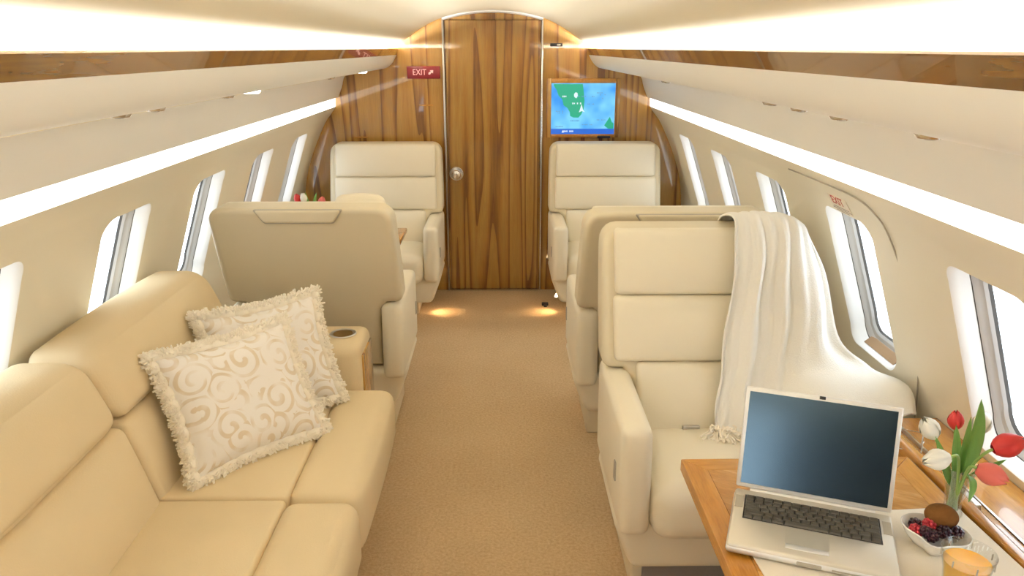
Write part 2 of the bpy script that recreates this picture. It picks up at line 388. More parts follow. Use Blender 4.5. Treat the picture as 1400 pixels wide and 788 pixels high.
SM = (ST + SB) / 2; HB = (SB - ST) / 2
BAND = (SM - 0.295, SM + 0.295)
PITCH = 0.713
def wall_side(side):
    s = -1 if side == 'left' else 1
    yc0 = 2.30 if s > 0 else 2.37
    centres = [yc0 + PITCH * k for k in range(-8, 4)]
    V, Fc = [], []
    def add(vf):
        b = len(V); V.extend(vf[0]); Fc.extend([tuple(i + b for i in f) for f in vf[1]])
    def P(y, sa, off=0.0):
        x, z = wall_pt(sa, off); return (s * x, y, z)
    ys = sorted([Y0] + [c - PITCH / 2 for c in centres] + [centres[-1] + PITCH / 2, Y1 + 0.03])
    ys = [y for y in ys if Y0 - 1e-6 <= y <= Y1 + 0.031]
    gap = (centres[0] - PITCH / 2, centres[1] + PITCH / 2) if s < 0 else None   # inferred entry doorway, added open out of view to brighten the laptop screen's reflection
    for lo, hi, n in ((0, BAND[0], 8), (BAND[1], WS[-1], 26)):
        rows = [lo + (hi - lo) * i / n for i in range(n + 1)]
        if gap:
            add(loft([[P(y, r) for y in (Y0, gap[0])] for r in rows], closed=False))
            add(loft([[P(y, r) for y in ys if y > gap[1] - 1e-6] for r in rows], closed=False)); continue
        add(loft([[P(y, r) for y in ys] for r in rows], closed=False))
    nseg = 24
    for c in centres:
        if c - PITCH / 2 < Y0 or (gap and c < gap[1]): continue
        a0, b0, r0 = 0.161, HB + 0.012, 0.055
        inner = rrect(a0, b0, r0, 8); N = len(inner)
        # outer boundary: the cell rectangle, one point for each point of the hole
        outer = []
        for (u, v) in inner:
            m_ = max(abs(u) / a0, abs(v) / b0); k = 1
            outer.append((u / m_ * (PITCH / 2) / a0, v / m_ * 0.295 / b0))
        for K in ((1, 1), (1, -1), (-1, 1), (-1, -1)):   # the outline passes exactly through the four cell corners
            K = (K[0] * PITCH / 2, K[1] * 0.295); i_ = min(range(N), key=lambda q: math.dist(outer[q], K)); outer[i_] = K
        rings = []
        for f in (1.0, 0.75, 0.5, 0.25, 0.1, 0.0):
            rings.append([P(c + i[0] + (o[0] - i[0]) * f, SM + i[1] + (o[1] - i[1]) * f) for i, o in zip(inner, outer)])
        add(loft(rings))
    end = centres[-1] + PITCH / 2
    for lo, hi in ((end, Y1 + 0.03), (Y0, min(c - PITCH / 2 for c in centres if c - PITCH / 2 >= Y0))):
        if hi > lo + 1e-4:
            rows = [BAND[0] + (BAND[1] - BAND[0]) * i / 24 for i in range(25)]
            add(loft([[P(y, r) for y in (lo, hi)] for r in rows], closed=False))
    w = ob('wall_' + side, (V, Fc), M_WALL, angle=50, weld=True)
    tag(w, 'curved cream side lining of the cabin on the %s' % side, kind='structure')
    n = 0
    for c in centres:
        if c - PITCH / 2 < Y0 or (gap and c < gap[1]): continue
        n += 1
        def ring(a, b, r, off): return [P(c + u, SM + v, off) for u, v in rrect(a, b, r, 8)]
        rev = loft([ring(0.161, HB + 0.012, 0.055, 0), ring(0.157, HB + 0.009, 0.056, 0.004), ring(0.150, HB + 0.005, 0.058, 0.018), ring(0.146, HB + 0.001, 0.060, 0.034), ring(0.143, HB, 0.060, 0.040)])
        o = ob('window_%d' % (n + (0 if s < 0 else 20)), rev, M_FRAME, angle=60)
        tag(o, window_label(side, c), kind='structure')
        ob('gasket', loft([ring(0.143, HB, 0.060, 0.040), ring(0.140, HB - 0.003, 0.060, 0.043)]), M_SEAL, o)
        ob('shade_panel', loft([ring(0.140, HB - 0.003, 0.060, 0.041), ring(0.134, HB - 0.010, 0.066, 0.046), ring(0.130, HB - 0.015, 0.062, 0.051), ring(0.122, HB - 0.025, 0.06, 0.054), ring(0.117, HB - 0.032, 0.058, 0.061)]), M_SHADE, o, angle=25)
        ob('seal', loft([ring(0.117, HB - 0.032, 0.058, 0.061), ring(0.114, HB - 0.036, 0.056, 0.069)]), M_SEAL, o)
        g = ring(0.1142, HB - 0.0357, 0.056, 0.0685)
        ob('pane', (g, [tuple(range(len(g)))]), M_PANE, o, smooth=False)
        if s > 0 and abs(c - 2.30) < 0.05:
            V2 = []
            for (u, v, of) in ((-0.10, HB - 0.014, 0.046), (0.10, HB - 0.014, 0.046), (0.10, HB + 0.003, 0.020), (-0.10, HB + 0.003, 0.020)):
                V2.append(P(c + u, SM + v, of))
            for (u, v, of) in ((-0.10, HB - 0.014, 0.062), (0.10, HB - 0.014, 0.062), (0.10, HB + 0.003, 0.036), (-0.10, HB + 0.003, 0.036)):
                V2.append(P(c + u, SM + v, of))
            tr = ob('handle_recess_lid', (V2, [(0, 1, 2, 3), (4, 7, 6, 5), (0, 4, 5, 1), (1, 5, 6, 2), (2, 6, 7, 3), (3, 7, 4, 0)]), M_LID, o, smooth=False); tag(tr, 'brown wooden lid below the exit window')
    return w, P
def window_label(side, c):
    if side == 'right':
        k = round((c - 2.30) / PITCH)
        return {3: 'oval cabin window nearest the bulkhead on the right wall', 2: 'second right wall window from the bulkhead', 1: 'right wall window just behind the throw-draped seat', 0: 'emergency exit window under the small exit placard', -1: 'right wall window beside the tulips and table'}.get(k, 'right wall window out of view behind the photographer')
    k = round((c - 2.37) / PITCH)
    return {3: 'left wall window nearest the bulkhead', 2: 'second left wall window from the bulkhead', 1: 'left wall window between sofa end and beige seat back', 0: 'left wall window above the far sofa cushion', -1: 'left wall window at the photo edge above the near sofa cushion'}.get(k, 'left wall window out of view behind the photographer')
wl, PL = wall_side('left')
wr, PR = wall_side('right')

# ceiling vault that dips into the light coves
CP = catmull([(0, 1.822), (0.16, 1.811), (0.32, 1.776), (0.455, 1.712), (0.54, 1.652), (0.60, 1.624), (0.68, 1.612), (0.76, 1.60), (0.80, 1.57), (0.815, 1.45)], 5)
prof = [(-x, z) for x, z in reversed(CP)] + CP[1:]
ce = ob('ceiling', loft([[(x, y, z) for x, z in prof] for y in (Y0, 0, 2.5, Y1 + 0.03)], closed=False), M_CEIL, angle=60); tag(ce, 'cream vaulted ceiling washed by cove light', kind='structure')

# bulkhead and rear wall
def section_outline():
    r = [(0.02, 1.86), (0.4, 1.80), (0.62, 1.66), (0.9, 1.62), (1.1, 1.40), (1.3, 1.1), (1.32, 0.5), (1.2, -0.03)]
    return [(-x, z) for x, z in reversed(r)] + r
bk = obm('wall_back', prism(section_outline(), Y0 - 0.05, Y0), M_BACKW, smooth=False); tag(bk, 'unseen rear wall of the cabin, darkened for the laptop screen reflection', kind='structure')
bh = obm('wall_front', prism(section_outline(), Y1, Y1 + 0.05), M_VENEER, smooth=False); tag(bh, 'glossy figured wood bulkhead at the end of the cabin', kind='structure')
bp = [(-1.22, -0.0), (-0.325, 0.0), (-0.325, 1.76), (-0.45, 1.71), (-0.59, 1.60), (-0.93, 1.42), (-1.0, 1.3), (-1.08, 1.15), (-1.19, 0.92), (-1.25, 0.6)]
# door with chrome casing
dr = thing('door_1', 'figured wood cabin door with chrome casing and round knob', None, (0, Y1, 0)); dr['kind'] = 'structure'
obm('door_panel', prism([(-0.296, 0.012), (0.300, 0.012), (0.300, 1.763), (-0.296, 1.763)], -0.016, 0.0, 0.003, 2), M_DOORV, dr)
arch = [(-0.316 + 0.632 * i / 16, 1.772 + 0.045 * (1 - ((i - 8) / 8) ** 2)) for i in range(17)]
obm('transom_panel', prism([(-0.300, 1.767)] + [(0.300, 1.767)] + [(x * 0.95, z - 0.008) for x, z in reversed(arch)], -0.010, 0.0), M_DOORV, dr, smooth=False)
ob('arch_trim', tube([(x, -0.012, z + 0.004) for x, z in arch], 0.015, 8), M_ALUEDGE, dr)
for s in (-1, 1):
    ob('casing_strip', box(s * 0.312 - 0.006, s * 0.312 + 0.006, -0.020, 0.0, 0.0, 1.775, 0.004), M_CHROME if s > 0 else M_STEEL, dr)
ob('threshold', box(-0.30, 0.30, -0.03, 0.0, 0.0, 0.010), M_CHROME, dr, smooth=False)
kn = ob('knob', xf(lathe([(0.0, 0.006), (0.045, 0.006), (0.046, 0.0), (0.040, 0.010), (0.022, 0.012), (0.018, 0.03), (0.026, 0.036), (0.030, 0.046), (0.026, 0.056), (0.012, 0.060), (0.0, 0.060)]), lambda p: Vector((p.x, -p.z - 0.016, p.y))), M_CHROME, dr)
kn.location = (-0.244, 0, 0.807)
# black light switch and its twin under the screen
sw = ob('switch_panel', box(0.362, 0.440, Y1 - 0.008, Y1, 1.606, 1.626, 0.003), M_BLACK); tag(sw, 'small black switch plate high on the bulkhead beside the door', 'switch')
for x in (0.385, 0.415): ob('rocker', box(x - 0.011, x + 0.011, Y1 - 0.012, Y1 - 0.007, 1.610, 1.622, 0.002), M_STEEL if x > 0.4 else M_BLACK, sw)
sw = ob('switch_panel', box(0.675, 0.76, Y1 - 0.03, Y1, 1.037, 1.052, 0.003), M_BLACK); tag(sw, 'narrow black control bar just below the map screen', 'switch')
for sx, sz in ((-0.43, 1.246), (-0.86, 1.043)):
    t_ = ob('latch_slot', box(sx - 0.045, sx + 0.045, Y1 - 0.004, Y1, sz - 0.004, sz + 0.004, 0.001), M_HONEY, None)
    tag(t_, 'slim pale latch slot on the bulkhead %s' % ('below the exit sign' if sx > -0.6 else 'above the left bulkhead seat'), 'latch')

# valances with wooden fascia, wall light strips
VP = [(0.607, 1.556), (0.625, 1.522), (0.645, 1.497), (0.668, 1.480), (0.695, 1.472), (0.75, 1.464), (0.82, 1.455), (0.90, 1.447), (0.93, 1.437), (0.95, 1.41), (0.963, 1.363), (0.979, 1.325), (0.990, 1.296)]
VPs = catmull(VP, 3)
vents = {-1: [(1.57, 'v'), (1.63, 'd'), (1.735, 'v'), (2.15, 'd'), (2.19, 'v'), (2.416, 'l'), (3.243, 'd'), (3.533, 'v'), (3.774, 'd'), (4.366, 'l')],
         1: [(1.899, 'v'), (1.86, 'd'), (1.711, 'v'), (1.50, 'v'), (1.455, 'd'), (1.18, 'v'), (1.13, 'd'), (3.431, 'd'), (3.129, 'v')]}
for s in (-1, 1):
    side = 'left' if s < 0 else 'right'
    inner = [(s * x, z) for x, z in VPs]
    back = [(s * 1.03, 1.294), (s * 1.03, 1.42), (s * 0.81, 1.55), (s * 0.619, 1.55), (s * 0.619, 1.556)]
    v = ob('trim_%d' % (1 if s < 0 else 2), loft([[(x, y, z) for x, z in inner + back] for y in (Y0, 1.2, Y1 + 0.01)]), M_VALANCE, angle=35)
    tag(v, 'white overhead valance panel running along the %s side' % side, kind='structure')
    w = ob('wood_fascia', loft([[(s * x, y, z) for x, z in ((0.597, 1.592), (0.599, 1.596), (0.609, 1.596), (0.622, 1.556), (0.607, 1.5555))] for y in (Y0, 1.2, Y1 + 0.005)]), M_FASCIA, v, smooth=False); tag(w, 'dark glossy wood band along the top')
    for y, kind_ in vents[s]:
        if kind_ == 'v':
            q = xf(lathe([(0.0, -0.011), (0.013, -0.013), (0.02, -0.012), (0.024, -0.006), (0.024, 0.004)], 16), lambda p: Vector(p)); nm, mm = 'air_vent', M_CHROME
        elif kind_ == 'd':
            q = softbox(0.035, 0.05, 0.012, 0.004, 1, k=2); nm, mm = 'call_button', M_DARK
        else:
            q = lathe([(0.0, -0.014), (0.022, -0.013), (0.028, -0.008), (0.028, 0.004)], 16); nm, mm = 'reading_light', M_LAMP
        o = ob(nm, q, mm, v); o.location = (s * 0.708, y, 1.4795)
        if kind_ == 'v':
            d = ob('nozzle', lathe([(0.0, -0.0145), (0.009, -0.014), (0.010, -0.011)], 12), M_BLACK, o)
    st = ob('light_strip', loft([[(s * x, y, z) for x, z in ((1.010, 1.294), (1.011, 1.266), (1.012, 1.238), (1.03, 1.235), (1.03, 1.294))] for y in (Y0, Y1 - 0.002)], caps=(True, True)), M_STRIP, smooth=False)
    tag(st, 'bright white strip light running along the %s wall under the valance' % side, 'light')
# hatch joint round the emergency exit window
hp = [PR(y, s_of_z(z), -0.0042) for y, z in catmull([(1.99, 0.30), (2.005, 0.60), (2.0, 0.9), (1.995, 1.08), (2.01, 1.17), (2.08, 1.205), (2.3, 1.21), (2.6, 1.208)], 6)]
o = ob('trim_3', tube(hp, 0.0024, 5), M_SEAM); tag(o, 'thin seam outlining the emergency exit hatch on the right wall', kind='structure')
# side wall placard
y0, z0 = 2.285, 1.147
nx, nz = wall_pt(s_of_z(z0)); a = wall_pt(s_of_z(z0) - 0.02); b = wall_pt(s_of_z(z0) + 0.02)
tilt = math.atan2(b[0] - a[0], a[1] - b[1])
pl = thing('exit_placard', 'small cream exit placard with red letters above the right exit window', 'sign', (nx - 0.002, y0, nz))
pl.rotation_euler = Matrix(((0, -math.sin(tilt), -math.cos(tilt)), (-1, 0, 0), (0, math.cos(tilt), -math.sin(tilt)))).to_euler()
ob('plate', box(-0.066, 0.066, -0.030, 0.028, -0.001, 0.001, 0.0008), M_PLACARD, pl)
text('lettering', 'EXIT', 0.042, M_REDINK, pl, (-0.005, 0.009, 0.0012), (0, 0, 0))
for k, (w_, yy) in enumerate(((0.055, -0.015), (0.065, -0.022), (0.045, -0.029))):
    ob('small_print', box(-w_, w_, yy - 0.0011, yy + 0.0011, 0.0008, 0.0014), M_GREYINK, pl, smooth=False)
# front exit sign
sg = thing('exit_sign', 'dark red exit sign on the bulkhead left of the door', 'sign', (-0.440, Y1 - 0.006, 1.449))
ob('plate', box(-0.105, 0.105, -0.006, 0.006, -0.038, 0.038, 0.004), M_EXITR, sg)
text('lettering', 'EXIT', 0.052, M_EXITP, sg, (-0.026, -0.0065, 0.0), (PI / 2, 0, 0), sx=0.82)
ar = [(0.030, -0.012), (0.040, -0.014), (0.052, 0.000), (0.060, -0.006), (0.062, 0.014), (0.040, 0.014), (0.046, 0.007), (0.033, 0.000)]
obm('arrow', prism(ar, -0.0075, -0.006), M_EXITP, sg, smooth=False)

# ------------------------------------------------------------------ map screen
ms = thing('map_screen', 'bulkhead screen showing a green and blue flight map in wooden frame', 'screen', (0.578, Y1, 1.223))
hw, hh = 0.205, 0.160
for nm, x0, x1, z0_, z1_ in (('frame_board', -hw - 0.030, -hw, -hh - 0.022, hh + 0.030), ('frame_board', hw, hw + 0.030, -hh - 0.022, hh + 0.030), ('frame_board', -hw, hw, hh, hh + 0.030), ('frame_board', -hw, hw, -hh - 0.022, -hh)):
    ob(nm, box(x0, x1, -0.022, 0.0, z0_, z1_, 0.003), M_HONEY if x1 - x0 > 0.1 else M_VENEER, ms)
sd = ob('display', box(-hw, hw, -0.016, -0.002, -hh, hh), M_SEA, ms, smooth=False)
land = [(-0.19, 0.155), (-0.005, 0.155), (0.003, 0.10), (0.008, 0.05), (0.004, 0.0), (-0.010, -0.035), (-0.028, -0.055), (-0.06, -0.055), (-0.082, -0.045), (-0.085, -0.02), (-0.10, 0.005), (-0.125, 0.022), (-0.135, 0.06), (-0.16, 0.085), (-0.17, 0.115), (-0.19, 0.145)]
obm('land', prism(land, -0.0172, -0.016), M_LAND, sd, smooth=False)
obm('land', prism([(0.175, -0.05), (0.19, -0.085), (0.20, -0.09), (0.20, -0.13), (0.165, -0.125), (0.14, -0.105)], -0.0172, -0.016), M_LAND, sd, smooth=False)
ob('title_bar', box(-hw, hw, -0.0175, -0.016, -hh, -hh + 0.034), M_BAR, sd, smooth=False)
obm('aircraft', prism([(-0.02, -0.005), (-0.01, 0.03), (0.0, -0.005), (0.012, -0.02), (-0.008, -0.014), (-0.026, -0.022)], -0.0185, -0.0172), M_MAPINK, sd, smooth=False)
obm('lake', prism([(-0.058, 0.075), (-0.045, 0.066), (-0.035, 0.08), (-0.038, 0.10), (-0.05, 0.104), (-0.06, 0.092)], -0.0185, -0.0172), M_MAPINK, sd, smooth=False)
obm('marker', prism([(-0.135, -hh + 0.010), (-0.120, -hh + 0.010), (-0.1275, -hh + 0.026)], -0.0185, -0.0172), M_MAPINK, sd, smooth=False)
rr = random.Random(3)
for (x, z, w_, m_) in ((-0.12, 0.078, 0.028, M_MAPINK), (-0.01, 0.078, 0.06, M_MAPGREY), (0.06, 0.076, 0.03, M_MAPGREY), (-0.04, 0.034, 0.06, M_MAPINK), (0.05, 0.030, 0.045, M_MAPGREY), (0.11, 0.10, 0.05, M_MAPGREY), (0.13, 0.088, 0.05, M_MAPGREY), (0.115, 0.066, 0.03, M_MAPGREY), (-0.15, -0.015, 0.05, M_MAPGREY), (-0.145, -0.026, 0.04, M_MAPGREY), (0.12, -0.07, 0.06, M_MAPGREY), (0.03, -0.10, 0.07, M_MAPGREY), (-0.05, -0.075, 0.06, M_MAPGREY), (-0.15, -0.112, 0.05, M_MAPGREY), (-0.09, -hh + 0.018, 0.065, M_MAPINK)):
    # illegible place names: broken dashes
    n = max(2, int(w_ / 0.009)); parts = []
    for i in range(n):
        if rr.random() < 0.85:
            h_ = 0.0022 + rr.random() * 0.0016 + (0.002 if m_ is M_MAPINK else 0)
            parts.append(box(x - w_ / 2 + w_ * i / n, x - w_ / 2 + w_ * (i + 0.72) / n, -0.0185, -0.0172, z - h_, z + h_))
    ob('place_name', join(*parts), m_, sd, smooth=False)['kind'] = 'stuff'

# ------------------------------------------------------------------ seats
def lean_fn(lean):
    return lambda p: Vector((p.x, p.y + lean * max(0.0, p.z - 0.42) / 0.61, p.z))
def make_seat(label, loc, rotz, lean, ph=0.285, pf=0.06):
    t = thing('cabin_seat', label, 'seat', loc, rotz, 'cabin seats'); del t['group']
    L = lean_fn(lean)
    # base
    ob('plinth', box(-ph, ph, pf, 0.38, 0.0, 0.15, 0.01), M_SHELL, t)
    tw = ob('plinth_panel', box(-ph + 0.035, ph - 0.02, pf - 0.015, pf + 0.01, 0.0, 0.13, 0.004), M_TWEED, t); tag(tw, 'grey woven panel')
    sk = softbox(0.70, 0.44, 0.17, 0.03, 6)
    sk = xf(sk, lambda p: Vector((p.x * (1 - 0.15 * max(0, (0.06 - p.z)) / 0.145), p.y, p.z)))
    ob('seat_frame', move(sk, (0, 0.205, 0.205)), M_LEATHER, t)
    for s in (-1, 1):
        a = softbox(0.088, 0.54, 0.335, 0.026, 5, bulge=(0.006, 0.008, 0.004))
        a = xf(a, lambda p: Vector((p.x + s * 0.306 - s * 0.006 * (0.5 - p.z), p.y + 0.215 + (0.03 * (p.z) if p.y < 0 else 0), p.z + 0.433)))
        arm = ob('armrest', a, M_LEATHER, t)
        bt = ob('recline_button', box(s * 0.350 - 0.004, s * 0.350 + 0.004, 0.02, 0.045, 0.40, 0.46, 0.003), M_SEAM, arm)
    # seat cushion with a rolled front
    c = softbox(0.515, 0.42, 0.185, 0.06, 7, bulge=(0, 0.012, 0.02), k=4)
    ob('seat_cushion', move(c, (0, 0.125, 0.345)), M_LEATHER, t)
    # back shell: wide above the armrests, narrow between them
    def corner(cx, cz, r, a0, n=5): return [(cx + r * math.cos(math.radians(a0 + 90 * i / n)), cz + r * math.sin(math.radians(a0 + 90 * i / n))) for i in range(n + 1)]
    right = [(0.245, 0.30), (0.25, 0.52)] + [(0.262, 0.575), (0.285, 0.607)] + corner(0.325, 0.635, 0.027, -90, 3) + [(0.351, 0.76), (0.348, 0.90)] + corner(0.285, 0.972, 0.060, 0)
    out = right + [(-x, z) for x, z in reversed(right)]
    bm = prism(out, 0.275, 0.415, 0.036, 4)
    for v in bm.verts: v.co = L(v.co)
    ob_ = obm('backrest', bm, M_SHELL, t, angle=55)
    for (zc, h_, w_, bl) in ((0.932, 0.197, 0.618, 0.012), (0.733, 0.197, 0.630, 0.014), (0.517, 0.230, 0.488, 0.018)):
        q = softbox(w_, 0.064, h_, 0.017, 7, bulge=(0, bl * 1.6, 0))
        q = xf(q, lambda p: L(Vector((p.x * (1.0 - (0.10 * (-p.z / 0.11) if (zc < 0.6 and p.z < 0) else 0)), p.y + 0.285, p.z + zc))))
        ob('back_cushion', q, M_LEATHER, t)
    # headrest grip let into the rear top edge
    g = softbox(0.290, 0.036, 0.050, 0.010, 4)
    g = xf(g, lambda p: L(Vector((p.x * (1 + 0.12 * p.z / 0.026), p.y + 0.410 - 0.25 * (p.z), p.z + 1.000))))
    hg = ob('headrest_grip', g, M_SHELL, t)
    g2 = softbox(0.298, 0.034, 0.056, 0.008, 3)
    ob('grip_recess', xf(g2, lambda p: L(Vector((p.x * (1 + 0.12 * p.z / 0.026), p.y + 0.4055 - 0.25 * (p.z), p.z + 0.999)))), M_SEAM, hg)
    u = xf(softbox(0.16, 0.010, 0.008, 0.004, 2), lambda p: L(Vector((p.x, p.y + 0.415, p.z + 0.9735 + 6 * 0.4 * p.x * p.x))))
    ob('grip_slot_shade', u, M_DARK, hg)  # solid dark bar under the grip; the slot's shadow put into its colour
    return t
s_rn = make_seat('cream leather seat on the right with an ivory throw draped over it', (0.728, 1.93, 0), 0, 0.255)
ob('belt_buckle', xf(softbox(0.055, 0.03, 0.016, 0.005, 2), lambda p: Vector((p.x - 0.08, p.y + 0.255, p.z + 0.452))), M_STEEL, s_rn)
s_r2 = make_seat('right-hand seat turned away, only its beige back top and headrest grip showing', (0.70, 3.37, 0), PI, 0.25)
s_l = make_seat('left-hand seat turned away behind the sofa, full beige back showing', (-0.705, 3.46, 0), PI, 0.24)
ob('belt_buckle', box(-0.285, -0.262, 0.42, 0.46, 0.29, 0.33, 0.004), M_BLUE, s_l)
hc = ob('headrest_cushion', xf(softbox(0.20, 0.06, 0.09, 0.028, 5, bulge=(0, 0.01, 0.012)), lambda p: Vector((p.x + -0.20, p.y + 0.47, p.z + 0.998))), M_LEATHER, s_l)
s_bl = make_seat('cream bulkhead seat facing us left of the wooden door', (-0.668, 4.42, 0), 0, 0.12, 0.20, 0.14)
s_br = make_seat('cream bulkhead seat facing us under the map screen', (0.700, 4.42, 0), 0, 0.12, 0.20, 0.14)
for s, nm in ((-1, 'left'), (1, 'right')):
    c = ob('courtesy_light', xf(lathe([(0.0, 0.0), (0.016, 0.0), (0.020, 0.004), (0.020, 0.012)], 16), lambda p: Vector((p.x, p.y, p.z))), M_WARMLAMP)
    c.location = (s * 0.405, 4.60, 0.11); c.rotation_euler = (0, s * math.radians(-55), 0)
    tag(c, 'small glowing courtesy light under the %s bulkhead seat' % nm, 'light')
    ld = bpy.data.lights.new('courtesy_lamp', 'SPOT'); ld.energy = 2.2; ld.color = (1.0, 0.62, 0.30); ld.spot_size = math.radians(95); ld.spot_blend = 0.9; ld.shadow_soft_size = 0.02
    lo = bpy.data.objects.new('courtesy_lamp', ld); COL.objects.link(lo); lo.location = (s * 0.385, 4.60, 0.10)
    lo.rotation_euler = (0, s * math.radians(30), 0)
fx = ob('floor_fitting', join(box(0.31, 0.352, 4.715, 4.745, 0, 0.018, 0.004), box(0.322, 0.342, 4.69, 4.72, 0, 0.010, 0.003)), M_BLACK); tag(fx, 'small black fitting lying on the carpet near the door', 'fitting')

# ------------------------------------------------------------------ sofa
sf = thing('sofa', 'long tan upholstered sofa along the left wall', 'sofa', (-0.75, 1.5, 0))
def spart(name, vf, m=M_SOFA): return ob(name, move(vf, (0.75, -1.5, 0)), m, sf, angle=60)
YB = [2.52, 1.815, 1.11, 0.405]
spart('base', box(-1.0, -0.425, 0.42, 2.50, 0.0, 0.34, 0.01))
ob('base_joint', move(box(-0.430, -0.421, 2.28, 2.295, 0.02, 0.34), (0.75, -1.5, 0)), M_DARK, sf, smooth=False)
for i in range(3):
    y1, y0_ = YB[i], YB[i + 1]; yc = (y1 + y0_) / 2; w = y1 - y0_ - 0.006
    # seat: rear pad and rolled front pad
    q = softbox(0.37, w, 0.16, 0.013, 7, bulge=(0, 0, 0.018)); spart('seat_cushion', move(q, (-0.715, yc, 0.360)))
    q = softbox(0.205, w, 0.20, 0.042, 7, bulge=(0.012, 0, 0.012), k=4); spart('front_cushion', move(q, (-0.435, yc, 0.343)))
    # back: lower pad and tall upper pad leaning to the wall
    q = softbox(0.15, w, 0.265, 0.022, 7, bulge=(0.024, 0, 0))
    spart('lumbar_cushion', xf(q, lambda p: Vector((p.x - 0.965 - 0.30 * p.z, p.y + yc, p.z + 0.530))))
    ext = 0.12 if i == 0 else 0.0
    q = softbox(0.19, w + ext, 0.188, 0.050, 8, bulge=(0.024, 0, 0.016), k=5)
    spart('back_cushion', xf(q, lambda p: Vector((p.x - 1.055 - 0.42 * p.z, p.y + yc + ext / 2, p.z + 0.7585))))
# arm console with cup holder
cn = thing('armrest_console', 'tan armrest console with cup holder at the far end of the sofa', 'console', (-0.815, 2.66, 0))
q = softbox(0.72, 0.255, 0.60, 0.035, 5, k=4)
ob('body', xf(q, lambda p: Vector((p.x + 0.0, p.y + 0.0 - (0.03 if p.y < 0 else 0) * (0.3 - p.z) / 0.3, p.z + 0.285))), M_SOFA, cn)
ob('side_panel', box(0.352, 0.366, -0.085, 0.10, 0.08, 0.54, 0.004), M_VENEER, cn)
ch = ob('cup_holder', xf(lathe([(0.050, 0.002), (0.047, 0.005), (0.041, 0.003), (0.040, -0.0), (0.038, -0.0), (0.0, 0.001)], 24), lambda p: p + Vector((0.277, 0.015, 0.586))), M_STEEL, cn)
ob('well', xf(lathe([(0.0, 0.0045), (0.036, 0.0045), (0.036, 0.0035)], 24), lambda p: p + Vector((0.277, 0.015, 0.584))), M_BRONZE, ch)
ob('socket', xf(lathe([(0.0, 0.006), (0.012, 0.006), (0.014, 0.0)], 14), lambda p: p + Vector((0.16, 0.03, 0.584))), M_BLACK, cn)

# ------------------------------------------------------------------ pillows
def make_pillow(label, BL, ex, up, size, high, seed, thick=0.065):
    BL = Vector(BL); ex = Vector(ex).normalized(); n = ex.cross(Vector(up)).normalized(); uy = n.cross(ex).normalized()
    t = thing('throw_pillow', label, 'pillow'); hs = size / 2; ht = high / 2
    t.matrix_world = Matrix.Translation(BL + ex * hs + uy * ht) @ Matrix((ex, uy, n)).transposed().to_4x4()
    rng = random.Random(seed); N = 30; V = []; Fc = []
    def surf(u, v, s):
        ww = max(0.0, (1 - u ** 4) * (1 - v ** 4)) ** 0.55
        x = u * hs * (0.87 + 0.10 * v * v); y = v * ht * (0.87 + 0.10 * u * u)
        z = s * thick * ww + 0.010 * noise.noise(Vector((u * 2.1 + seed, v * 2.1, s))) * ww
        return Vector((x, y, z))
    for s in (1, -1):
        b = len(V)
        for i in range(N + 1):
            for j in range(N + 1): V.append(surf(-1 + 2 * i / N, -1 + 2 * j / N, s))
        for i in range(N):
            for j in range(N):
                q = (b + i * (N + 1) + j, b + (i + 1) * (N + 1) + j, b + (i + 1) * (N + 1) + j + 1, b + i * (N + 1) + j + 1); Fc.append(q if s > 0 else q[::-1])
    ob('cover', (V, Fc), M_SCROLL, t, angle=80)
    # brush fringe: soft core plus thousands of short yarn loops
    edge = []
    M = 64
    for k in range(4 * M):
        side, f = divmod(k, M); f = -1 + 2 * f / M
        u, v = ((f, -1), (1, f), (-f, 1), (-1, -f))[side]
        p = surf(u, v, 0); edge.append(p)
    core = [p * 1.035 + Vector((0, 0, 0.004 * math.sin(i * 0.9))) for i, p in enumerate(edge)]
    vf = [tube(core, [0.013 + 0.004 * rng.random() for _ in core], 7, closed=False)]
    for i in range(3600):
        k = rng.random() * len(edge); a = edge[int(k)].lerp(edge[(int(k) + 1) % len(edge)], k % 1)
        o = a.normalized(); out = Vector((o.x, o.y, 0)) * (0.7 + 0.6 * rng.random()) + Vector((rng.uniform(-.6, .6), rng.uniform(-.6, .6), rng.uniform(-1.0, 1.2)))
        out.normalize(); l = 0.018 + 0.014 * rng.random(); p0 = a * 1.02; p1 = p0 + out * l * 0.6; p2 = p0 + out * l + Vector((rng.uniform(-.006, .006), rng.uniform(-.006, .006), -0.003))
        vf.append(tube([p0, p1, p2], [0.0034, 0.0042, 0.0030], 4))
    f = ob('fringe', join(*vf), M_FRINGE, t, angle=80); f['kind'] = 'stuff'
    return t
make_pillow('ivory scroll-pattern pillow with fluffy fringe, in front of its twin', (-0.795, 1.865, 0.452), (0.296, 0.322, 0.0), (-0.13, 0.135, 0.318), 0.43, 0.375, 1)
make_pillow('ivory scroll-pattern fringed pillow partly hidden behind the other, touching the console', (-0.815, 2.165, 0.452), (0.321, 0.222, 0.012), (-0.21, 0.05, 0.33), 0.395, 0.375, 5, 0.05)

